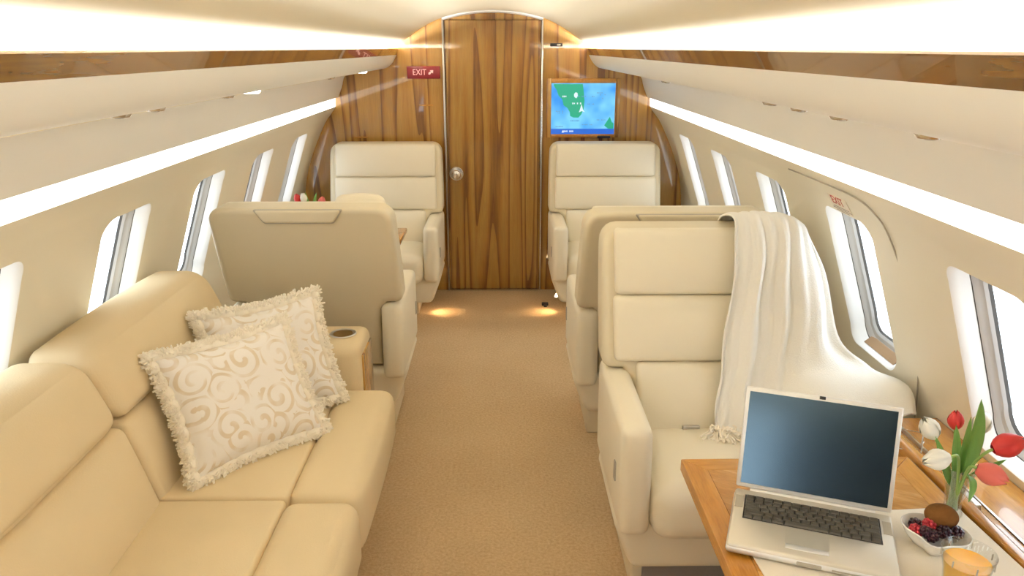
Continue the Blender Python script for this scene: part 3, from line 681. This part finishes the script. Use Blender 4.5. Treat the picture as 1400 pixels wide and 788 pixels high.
# ------------------------------------------------------------------ throw blanket over the near right seat
def throw_blanket():
    t = thing('throw_blanket', 'ivory knitted throw draped over the near right seat', 'blanket', (0.9, 2.3, 0.4))
    K = 0.418
    def ys(z): return 1.93 + 0.262 + max(0, z - 0.42) * K - 0.055
    R = [
        [(0.80, 2.655, .88), (.87, 2.655, .87), (.93, 2.655, .88), (1.00, 2.65, .89), (1.04, 2.645, .90)],
        [(0.80, 2.625, 1.00), (.87, 2.625, 1.0), (.93, 2.625, 1.0), (1.00, 2.62, .99), (1.045, 2.61, .98)],
        [(0.80, 2.565, 1.055), (.87, 2.565, 1.06), (.93, 2.565, 1.06), (1.00, 2.56, 1.05), (1.055, 2.55, 1.02)],
        [(0.805, 2.455, 1.06), (.87, 2.455, 1.065), (.935, 2.455, 1.065), (1.01, 2.455, 1.055), (1.065, 2.47, 1.01)],
        [(0.790, ys(.97), .97), (.86, ys(.97) - .01, .97), (.93, ys(.97) - .005, .97), (1.01, ys(.97) - .01, .96), (1.092, ys(.95) + .05, .93)],
        [(0.765, ys(.83), .83), (.84, ys(.83) - .012, .83), (.92, ys(.83), .83), (1.01, ys(.83) - .02, .82), (1.112, ys(.8) + .04, .80)],
        [(0.742, ys(.70), .70), (.82, ys(.70) - .012, .70), (.905, ys(.70), .70), (1.00, ys(.70) - .03, .71), (1.13, ys(.7) + .01, .70)],
        [(0.727, ys(.60), .60), (.805, ys(.60) - .012, .60), (.89, ys(.60) - .01, .60), (.99, ys(.62) - .05, .655), (1.19, ys(.62) - .01, .655)],
        [(0.716, ys(.52), .52), (.795, ys(.52) - .012, .52), (.875, ys(.52) - .02, .52), (.975, ys(.52) - .10, .640), (1.215, 2.10, .650)],
        [(0.708, ys(.465), .465), (.785, ys(.465) - .016, .465), (.865, ys(.465) - .03, .468), (.965, ys(.46) - .18, .622), (1.215, 1.985, .640)],
        [(0.703, ys(.45) - .03, .452), (.78, ys(.45) - .045, .452), (.858, ys(.45) - .06, .453), (.955, ys(.45) - .26, .575), (1.205, 1.93, .612)]]
    rows = [[Vector(p) for p in catmull(r, 9)] for r in R]
    cols = list(zip(*rows)); grid = []
    for c in cols: grid.append([Vector(p) for p in catmull([tuple(q) for q in c], 6)])
    nu, nv = len(grid), len(grid[0]); V = []
    for i, c in enumerate(grid):
        u = i / (nu - 1)
        for j, p in enumerate(c):
            v = j / (nv - 1)
            fold = 0.013 * math.sin(u * 23 + 1.2 + 1.5 * v) * min(1, max(0.15, (v - 0.1) * 2)) + 0.010 * math.sin(u * 44 + 4 * v)
            low = max(0, u - 0.62) * max(0, v - 0.62) * 6
            q = p + Vector((0.004 * math.sin(v * 30 + u * 7), -fold - 0.01, 0.012 * math.sin(v * 26 + u * 5) * low + 0.030 * low * math.sin(u * 24 + v * 10)))
            q.x += 0.006 * math.sin(v * 14 + i * .3) * 0
            V.append(q)
    Fc = [(i * nv + j, (i + 1) * nv + j, (i + 1) * nv + j + 1, i * nv + j + 1) for i in range(nu - 1) for j in range(nv - 1)]
    o = ob('cloth', ([p - Vector((0.9, 2.3, 0.4)) for p in V], Fc), M_THROW, t, angle=80)
    s = o.modifiers.new('thickness', 'SOLIDIFY'); s.thickness = 0.006; s.offset = 1
    rng = random.Random(4); vf = []
    for i in range(230):
        u = rng.random() * 0.62; k = u * (nu - 1); a = grid[int(k)][-1]
        p0 = a + Vector((rng.uniform(-.008, .008), rng.uniform(-.004, .03), rng.uniform(0.002, .03)))
        pts = [p0]; d = Vector((rng.uniform(-.5, .5), -0.8, -0.4))
        for _ in range(4):
            d += Vector((rng.uniform(-.9, .9), rng.uniform(-.6, .4), rng.uniform(-.5, .5))); pts.append(pts[-1] + d.normalized() * 0.014)
            pts[-1].z = max(pts[-1].z, 0.4475 + rng.random() * .012)
        vf.append(tube([p - Vector((0.9, 2.3, 0.4)) for p in pts], 0.0036, 5))
    f = ob('fringe', join(*vf), M_FRINGE, t); f['kind'] = 'stuff'
throw_blanket()

# ------------------------------------------------------------------ side ledge and folding table
TZ = 0.665
lg = thing('side_ledge', 'honey wood side ledge along the right wall beside the table', 'ledge', (1.14, 1.0, 0))
ob('body', box(-0.10, 0.112, -1.3, 0.90, 0.30, 0.625, 0.004), M_HONEY, lg)
ob('front_rim', box(-0.105, -0.075, -1.3, 0.74, 0.60, 0.668, 0.010), M_HONEY, lg)
ob('ledge_panel', box(-0.066, -0.026, -1.3, 0.55, 0.620, 0.632, 0.003), M_INLAY, lg)
ob('metal_inlay', box(-0.026, -0.021, -1.3, 0.90, 0.620, 0.634), M_STEEL, lg, smooth=False)
pl_ = ob('table_catch', box(-0.068, -0.05, 0.43, 0.50, 0.628, 0.655, 0.005), M_STEEL, lg)
tb = thing('folding_table', 'honey wood folding table with inlaid top in the right foreground', 'table', (0.75, 1.1, 0))
x0, x1, y0, y1 = 0.473 - 0.75, 1.022 - 0.75, 0.55 - 1.1, 1.622 - 1.1
bw = 0.055
ob('slab', box(x0 + 0.01, x1 - 0.005, y0 + 0.01, y1 - 0.01, TZ - 0.035, TZ - 0.004, 0.006), M_HONEY, tb)
def board(a, b, c, d):  # mitred border board
    bm = bmesh.new(); lo = [bm.verts.new((x, y, TZ - 0.03)) for x, y in (a, b, c, d)]; hi = [bm.verts.new((x, y, TZ)) for x, y in (a, b, c, d)]
    bm.faces.new(lo[::-1]); top = bm.faces.new(hi)
    for i in range(4): bm.faces.new((lo[i], lo[(i + 1) % 4], hi[(i + 1) % 4], hi[i]))
    bmesh.ops.bevel(bm, geom=[e for e in top.edges], offset=0.003, segments=2, affect='EDGES', profile=0.5)
    return bm
M_HONEYX = wood('honey_wood_cross', [(0.3, (0.36, 0.14, 0.018)), (0.5, (0.50, 0.22, 0.030)), (0.7, (0.62, 0.32, 0.06))], (1.5, 14, 14), 2.2, rough=0.12, coat=0.5)
cc = 0.018
obm('border_board', board((x0, y0), (x0 + bw, y0 + bw), (x0 + bw, y1 - bw), (x0 + .004, y1 - .004)), M_HONEY, tb)
obm('border_board', board((x1 - bw, y0 + bw), (x1, y0), (x1, y1), (x1 - bw, y1 - bw)), M_HONEY, tb)
obm('border_board', board((x0, y0), (x1, y0), (x1 - bw, y0 + bw), (x0 + bw, y0 + bw)), M_HONEYX, tb)
obm('border_board', board((x0 + bw, y1 - bw), (x1 - bw, y1 - bw), (x1, y1), (x0 + .004, y1 - .004)), M_HONEYX, tb)
ip = ob('inlay_panel', box(x0 + bw, x1 - bw, y0 + bw, y1 - bw, TZ - 0.02, TZ - 0.0006), M_INLAY, tb, smooth=False)
ob('hinge_strip', box(x1 - 0.001, x1 + 0.006, y0, y1, TZ - 0.03, TZ - 0.006), M_DARK, tb, smooth=False)
ob('support_leg', box(-0.02, 0.24, -0.12, -0.02, 0.3, TZ - 0.035, 0.006), M_HONEY, tb)

# placemat
pm = ob('placemat', xf(softbox(0.492, 0.42, 0.004, 0.0015, 8), lambda p: Vector((p.x, p.y, p.z + 0.0006 * math.sin(p.x * 40) * math.sin(p.y * 33)))), M_CLOTH)
pm.location = (0.781, 1.180, TZ + 0.0026); pm.rotation_euler = (0, 0, math.radians(3)); tag(pm, 'ivory woven placemat under the laptop and berry dish', 'placemat')

# ------------------------------------------------------------------ laptop
LZ = TZ + 0.005
LA = math.radians(-21); lw, ldp = 0.306, 0.208
lt = thing('laptop', 'open silver laptop with dark screen on the wooden table', 'laptop', (0.556, 1.451, LZ), LA)
bs = ob('base', box(0, lw, -ldp, 0.0, 0.0, 0.022, 0.006), M_ALU, lt)
ob('base_rim', box(-0.0015, lw + 0.0015, -ldp - 0.0015, -0.004, 0.003, 0.0165, 0.005), M_ALUEDGE, lt)
kx0, kx1, ky0, ky1 = 0.024, 0.280, -0.112, -0.026
ob('keyboard_well', box(kx0 - 0.002, kx1 + 0.002, ky0 - 0.002, ky1 + 0.002, 0.0205, 0.0226), M_BLACK, bs, smooth=False)
rows = [[1] * 14, [1] * 13 + [1.5], [1.5] + [1] * 12 + [1], [1.8] + [1] * 11 + [1.7], [2.2] + [1] * 10 + [1.3, 1], [1, 1, 1, 1.3, 4.6, 1.2, 1, 1, 1, 1]]
kmesh = {}
rh = (ky1 - ky0) / 6
for ri, row in enumerate(rows):
    tot = sum(row); x = kx0; yk = ky1 - rh * (ri + 0.5)
    for wd in row:
        wk = (kx1 - kx0) * wd / tot; key = round(wk, 4)
        if key not in kmesh:
            top = [(-wk / 2 + .0022, -rh / 2 + .002), (wk / 2 - .0022, -rh / 2 + .002), (wk / 2 - .0022, rh / 2 - .002), (-wk / 2 + .0022, rh / 2 - .002)]
            bot = [(-wk / 2 + .0006, -rh / 2 + .0006), (wk / 2 - .0006, -rh / 2 + .0006), (wk / 2 - .0006, rh / 2 - .0006), (-wk / 2 + .0006, rh / 2 - .0006)]
            Vk = [(a, b, 0) for a, b in bot] + [(a, b, .0032) for a, b in top]
            lg_w = 0.0022   # pale legend on the cap
            o = ob('key', (Vk, [(0, 1, 5, 4), (1, 2, 6, 5), (2, 3, 7, 6), (3, 0, 4, 7), (4, 5, 6, 7)]), M_KEY, bs, smooth=False); kmesh[key] = o.data
        else:
            o = bpy.data.objects.new('key', kmesh[key]); COL.objects.link(o); o.parent = bs
        o.location = (x + wk / 2, yk, 0.0226); x += wk
for xx in (0.004, lw - 0.020): ob('speaker_grille', box(xx, xx + 0.016, -0.075, -0.03, 0.0215, 0.0226), M_SEAM, bs, smooth=False)
ob('trackpad', box(0.105, 0.185, -0.172, -0.124, 0.0215, 0.0225), M_ALU, bs, smooth=False)
ob('trackpad_button', box(0.106, 0.184, -0.187, -0.173, 0.0213, 0.0236, 0.001), M_ALUEDGE, bs)
ob('latch', box(0.128, 0.172, -ldp - 0.0035, -ldp + 0.002, 0.006, 0.013, 0.002), M_SEAM, bs)
ob('disc_slot', box(0.19, 0.285, -ldp - 0.0022, -ldp + 0.002, 0.007, 0.0105), M_SEAM, bs, smooth=False)
lid = thing('lid', None, None); lid.parent = lt; lid.location = (0, 0.004, 0.020); lid.rotation_euler = (math.radians(-15), 0, 0)
ob('lid_shell', box(0, lw, -0.005, 0.006, 0.004, 0.222, 0.004), M_ALUEDGE, lid)
ob('display', box(0.009, lw - 0.009, -0.0062, -0.004, 0.014, 0.213), M_LCD, lid, smooth=False)
ob('camera_latch', box(lw / 2 - 0.006, lw / 2 + 0.006, -0.007, -0.002, 0.216, 0.2225, 0.001), M_BLACK, lid)
ob('hinge', xf(tube([(0.03, 0, 0), (lw - 0.03, 0, 0)], 0.006, 10), lambda p: p + Vector((0, 0.003, 0.019))), M_ALUEDGE, lt)

# ------------------------------------------------------------------ dish with fruit
dx, dy = 0.893, 1.268
def dish():
    N = 40; rings = []
    def prof_pt(a):  # rounded shape drawn out to a point towards the camera-left
        r = 0.058 + 0.010 * math.cos(2 * (a - 2.4)) + 0.022 * math.exp(-((((a - math.radians(238) + PI) % (2 * PI)) - PI) / 0.38) ** 2)
        return r
    for k, z in ((0.0, 0.0), (0.55, 0.0), (0.66, 0.004), (0.86, 0.020), (1.0, 0.036), (0.97, 0.038), (0.93, 0.035), (0.80, 0.020), (0.60, 0.008), (0.0, 0.006)):
        rings.append([(k * prof_pt(2 * PI * i / N) * math.cos(2 * PI * i / N), k * prof_pt(2 * PI * i / N) * math.sin(2 * PI * i / N), z) for i in range(N)])
    return loft(rings)
o = ob('dish', dish(), M_CHINA, angle=60); o.location = (dx, dy + 0.004, TZ + 0.0047); o.scale = (0.93, 0.93, 1); tag(o, 'white pointed china dish of berries right of the laptop', 'dish')
kv = xf(lathe([(0.0, -0.031)] + [(0.0240 * math.sin(PI * i / 14), -0.031 * math.cos(PI * i / 14)) for i in range(1, 14)] + [(0.0, 0.031)], 20), lambda p: Vector((p.z, p.x, p.y)))
o = ob('kiwi_fruit', kv, M_KIWI); o.location = (0.912, 1.292, TZ + 0.058); o.rotation_euler = (0.1, 0.12, -0.30); tag(o, 'brown fuzzy kiwi fruit lying on the berries in the dish', 'fruit')
def berry_mesh(seed, r):
    rng = random.Random(seed); vf = []
    for i in range(26):
        zc = 1 - 2 * (i + 0.5) / 26; a = i * 2.39996; q = math.sqrt(1 - zc * zc)
        c = Vector((q * math.cos(a), q * math.sin(a), zc * 1.15)) * r * 0.75
        vf.append(move(lathe([(0.0, -r * .36), (r * .25, -r * .25), (r * .36, 0), (r * .25, r * .25), (0.0, r * .36)], 6), c))
    vf.append(lathe([(0.0, -r * .8), (r * .6, -r * .5), (r * .75, 0), (r * .6, r * .5), (0.0, r * .8)], 8))
    return join(*vf)
for (x, y, z, m_, r, lab) in ((0.862, 1.296, .030, M_BLACKB, .0125, 'dark blackberry at the back left of the dish, behind the raspberry'), (0.850, 1.272, .033, M_RASP, .0125, 'red raspberry at the left rim of the dish'), (0.880, 1.281, .040, M_RASP, .0125, 'red raspberry in the middle, touching the kiwi'),
        (0.872, 1.256, .033, M_BLACKB, .0130, 'dark blackberry at the middle front of the dish'), (0.899, 1.262, .036, M_BLACKB, .0135, 'dark blackberry below the kiwi, right of the middle'), (0.861, 1.259, .040, M_BLACKB, .0105, 'small dark blackberry nearest the pointed lip'), (0.924, 1.262, .034, M_BLACKB, .0130, 'dark blackberry at the right rim of the dish')):
    o = ob('raspberry' if m_ is M_RASP else 'blackberry', berry_mesh(int(x * 1000), r), m_); o.location = (x + 0.006, y + 0.003, TZ + z + 0.004); o.rotation_euler = (x * 9, y * 7, 0); tag(o, lab, 'berry')

# ------------------------------------------------------------------ juice glass
gx, gy = 0.868, 1.133
g = ob('juice_glass', lathe([(0.0, 0.0), (0.030, 0.0), (0.032, 0.004), (0.036, 0.045), (0.044, 0.088), (0.0435, 0.0895), (0.0425, 0.088), (0.0345, 0.045), (0.0305, 0.010), (0.0, 0.009)], 36), M_GLASS); g.location = (gx, gy, TZ + 0.005); tag(g, 'clear tumbler of orange juice at the front of the table', 'glass')
j = ob('orange_juice', lathe([(0.0, 0.010), (0.0300, 0.0108), (0.0340, 0.045), (0.0383, 0.066), (0.0385, 0.0675), (0.0, 0.0675)], 36), M_JUICE); j.location = (gx, gy, TZ + 0.005); tag(j, 'orange juice filling the clear tumbler', 'juice')
for k in range(7):
    a = k * 0.9; 
    ob('etched_mark', move(box(-0.0012, 0.0012, -0.0004, 0.0004, -0.006, 0.006), (0.0425 * math.cos(a), 0.0425 * math.sin(a), 0.076)), M_SEAM, g, smooth=False)

# ------------------------------------------------------------------ tulips
def petal_mesh(L, w):
    N, Mv = 6, 7; V = []; Fc = []
    for i in range(N + 1):
        u = i / N
        r = w * (0.25 + 1.35 * math.sin(PI * min(1, u * 0.86 + 0.10)) ** 0.9) * 0.62
        for jj in range(Mv + 1):
            a = (-1 + 2 * jj / Mv); ang = a * 0.95 * math.sin(PI * min(1, u * .86 + .12)) ** 0.6 if u < 1 else a * 0.25
            V.append((r * math.sin(ang), -r * math.cos(ang), L * u - 0.06 * L * a * a * u))
    for i in range(N):
        for jj in range(Mv): Fc.append((i * (Mv + 1) + jj, i * (Mv + 1) + jj + 1, (i + 1) * (Mv + 1) + jj + 1, (i + 1) * (Mv + 1) + jj))
    me = bpy.data.meshes.new('petal'); me.from_pydata(V, [], Fc); me.update(); return me
PM = {}
def tulip(label, base, bend, head, axis, col, size=1.0, leaves=()):
    base, bend, head, axis = Vector(base), Vector(bend), Vector(head), Vector(axis).normalized()
    t = thing('tulip', label, 'flower', base)
    L, w = 0.052 * size, 0.021 * size; hb = head - axis * L * 0.5
    pts = []
    for i in range(13):
        u = i / 12; b2 = hb - axis * 0.02
        pts.append(base * (1 - u) ** 3 + bend * 3 * u * (1 - u) ** 2 + b2 * 3 * u * u * (1 - u) + hb * u ** 3)
    ob('stem', tube([p - base for p in pts], 0.0030, 7), M_STEM, t)
    key = (col.name, size)
    if key not in PM: PM[key] = petal_mesh(L, w); PM[key].materials.append(col); PM[key].polygons.foreach_set('use_smooth', [True] * len(PM[key].polygons))
    rot = axis.to_track_quat('Z', 'Y').to_matrix().to_4x4()
    for i in range(6):
        p = bpy.data.objects.new('petal', PM[key]); COL.objects.link(p); p.parent = t
        k = 1.0 if i % 2 else 0.86
        p.matrix_local = Matrix.Translation(hb - base) @ rot @ Matrix.Rotation(i * PI / 3, 4, 'Z') @ Matrix.Diagonal((k, k, 1.0 if i % 2 else 1.04, 1))
    for (b0, mid, tip, wd) in leaves:
        b0, mid, tip = Vector(b0), Vector(mid), Vector(tip); V = []; Fc = []; n = 12
        side = (tip - b0).cross(Vector((0.2, -1, 0.35))).normalized(); nrm = side.cross(tip - b0).normalized()
        for i in range(n + 1):
            u = i / n; c = b0 * (1 - u) ** 2 + mid * 2 * u * (1 - u) + tip * u * u; ww = wd * math.sin(PI * (0.08 + 0.92 * u)) ** 0.75
            for a in (-1, -0.5, 0, 0.5, 1): V.append(c - base + side * ww * a + nrm * ww * 0.5 * (a * a - 0.5))
        for i in range(n):
            for a in range(4): Fc.append((i * 5 + a, i * 5 + a + 1, (i + 1) * 5 + a + 1, (i + 1) * 5 + a))
        lf = ob('leaf', (V, Fc), M_LEAF, t); md = lf.modifiers.new('thickness', 'SOLIDIFY'); md.thickness = 0.0012
    return t
vx, vy = 0.992, 1.384
def inv(dx_, dy_, dz=0.015): return (vx + dx_, vy + dy_, TZ + dz)
def mo(dx_, dy_): return (vx + dx_, vy + dy_, TZ + 0.125)
tulip('white tulip on the upper left of the vase', inv(.008, 0), mo(-.03, -.01), (0.905, 1.37, 0.874), (-0.55, 0, 0.8), M_PETW, 0.95, [((0.975, 1.38, 0.74), (0.945, 1.36, 0.79), (0.905, 1.345, 0.868), 0.011)])
tulip('white tulip drooping at the lower left of the vase', inv(.004, -.006), (0.955, 1.34, 0.86), (0.886, 1.30, 0.843), (-1, -0.1, -0.1), M_PETW, 1.0)
tulip('white tulip half hidden behind the tall leaf', inv(-.006, .006), mo(.02, .03), (1.073, 1.46, 0.838), (0.5, 0.5, 0.5), M_PETW, 0.95)
tulip('small red tulip bud standing upright at the vase centre', inv(0, .004), mo(-.01, 0), (0.975, 1.40, 0.876), (-0.1, 0.05, 1), M_PETR, 0.75, [((0.985, 1.385, 0.75), (0.975, 1.38, 0.81), (0.968, 1.385, 0.872), 0.012), ((0.995, 1.39, 0.75), (0.998, 1.39, 0.82), (1.005, 1.40, 0.882), 0.010)])
tulip('large red tulip leaning far right of the vase', inv(-.006, 0), mo(.01, -.01), (1.043, 1.33, 0.857), (1, -0.1, 0.42), M_PETR, 1.15, [((1.0, 1.38, 0.76), (1.03, 1.40, 0.83), (1.033, 1.42, 0.912), 0.017), ((1.0, 1.37, 0.76), (1.02, 1.345, 0.80), (1.045, 1.33, 0.825), 0.008)])
tulip('red and white edged tulip drooping low right of the vase', inv(-.004, -.004), mo(.0, -.03), (0.990, 1.285, 0.818), (0.75, -0.5, -0.2), M_PETP, 1.05, [((0.985, 1.36, 0.775), (0.985, 1.315, 0.80), (0.966, 1.30, 0.748), 0.010)])
vs = thing('flower_vase', 'clear flared glass vase of tulips beside the laptop', 'vase', (vx, vy, TZ))
ob('body', lathe([(0.0, 0.0), (0.020, 0.0), (0.022, 0.004), (0.017, 0.012), (0.0165, 0.03), (0.021, 0.07), (0.031, 0.105), (0.038, 0.116), (0.0370, 0.117), (0.029, 0.105), (0.0185, 0.07), (0.0135, 0.03), (0.012, 0.014), (0.0, 0.012)], 32), M_VASE, vs)
ob('water', lathe([(0.0, 0.0135), (0.0115, 0.0145), (0.0130, 0.03), (0.0178, 0.068), (0.0, 0.068)], 24), glass_mat('vase_water', (0.90, 0.95, 0.92), 0.02), vs)

# ------------------------------------------------------------------ eyeglasses on the ledge
eg = thing('eyeglasses', 'thin metal eyeglasses lying on the ledge behind the laptop', 'eyeglasses', (1.10, 1.70, 0.634), math.radians(60))
for s in (-1, 1):
    ring = [(s * 0.032 + 0.024 * math.cos(a * PI / 10), 0, 0.019 + 0.017 * math.sin(a * PI / 10)) for a in range(20)]
    rm = ob('rim', tube(ring, 0.0012, 5, closed=True), M_STEEL, eg)
    ob('lens', (ring, [tuple(range(20))]), M_GLASS, rm, smooth=False)
    ob('temple', tube([(s * 0.057, 0, 0.024), (s * 0.058, 0.07, 0.022), (s * 0.052, 0.125, 0.004)], 0.0013, 5), M_STEEL, eg)
ob('bridge', tube([(-0.009, 0, 0.024), (0, -0.003, 0.027), (0.009, 0, 0.024)], 0.0012, 5), M_STEEL, eg)

# ------------------------------------------------------------------ table and flowers between the left seats
t2 = thing('folding_table', 'small wooden table between the two left seats, mostly hidden', 'table', (-0.82, 3.92, 0))
ob('top', box(-0.36, 0.355, -0.19, 0.19, 0.635, 0.66, 0.006), M_HONEY, t2)
ob('support', box(-0.36, -0.10, -0.05, 0.05, 0.0, 0.64, 0.006), M_HONEY, t2)
v2 = thing('flower_vase', 'small glass vase with tulips behind the left seat back', 'vase', (-0.905, 3.80, 0.66))
ob('body', lathe([(0.0, 0.0), (0.020, 0.0), (0.022, 0.004), (0.017, 0.012), (0.021, 0.07), (0.038, 0.116), (0.0370, 0.117), (0.0185, 0.07), (0.012, 0.014), (0.0, 0.012)], 20), M_GLASS, v2)
for (hx, hz, col, lab, lv) in ((-0.965, 0.882, M_PETR, 'dark red tulip peeking over the left seat back, leftmost', ()), (-0.935, 0.885, M_PETW, 'white tulip peeking over the left seat back', [((-0.90, 3.80, .76), (-0.915, 3.8, .84), (-0.925, 3.80, .915), .010)]),
        (-0.845, 0.868, M_PETP, 'coral red tulip peeking over the left seat back, rightmost', [((-0.90, 3.80, .76), (-0.89, 3.8, .85), (-0.868, 3.80, .912), .010)])):
    tulip(lab, (-0.905, 3.80, 0.675), (-0.905, 3.80, 0.79), (hx, 3.80, hz), ((hx + 0.905) * 5, 0, 1), col, 0.9, lv)
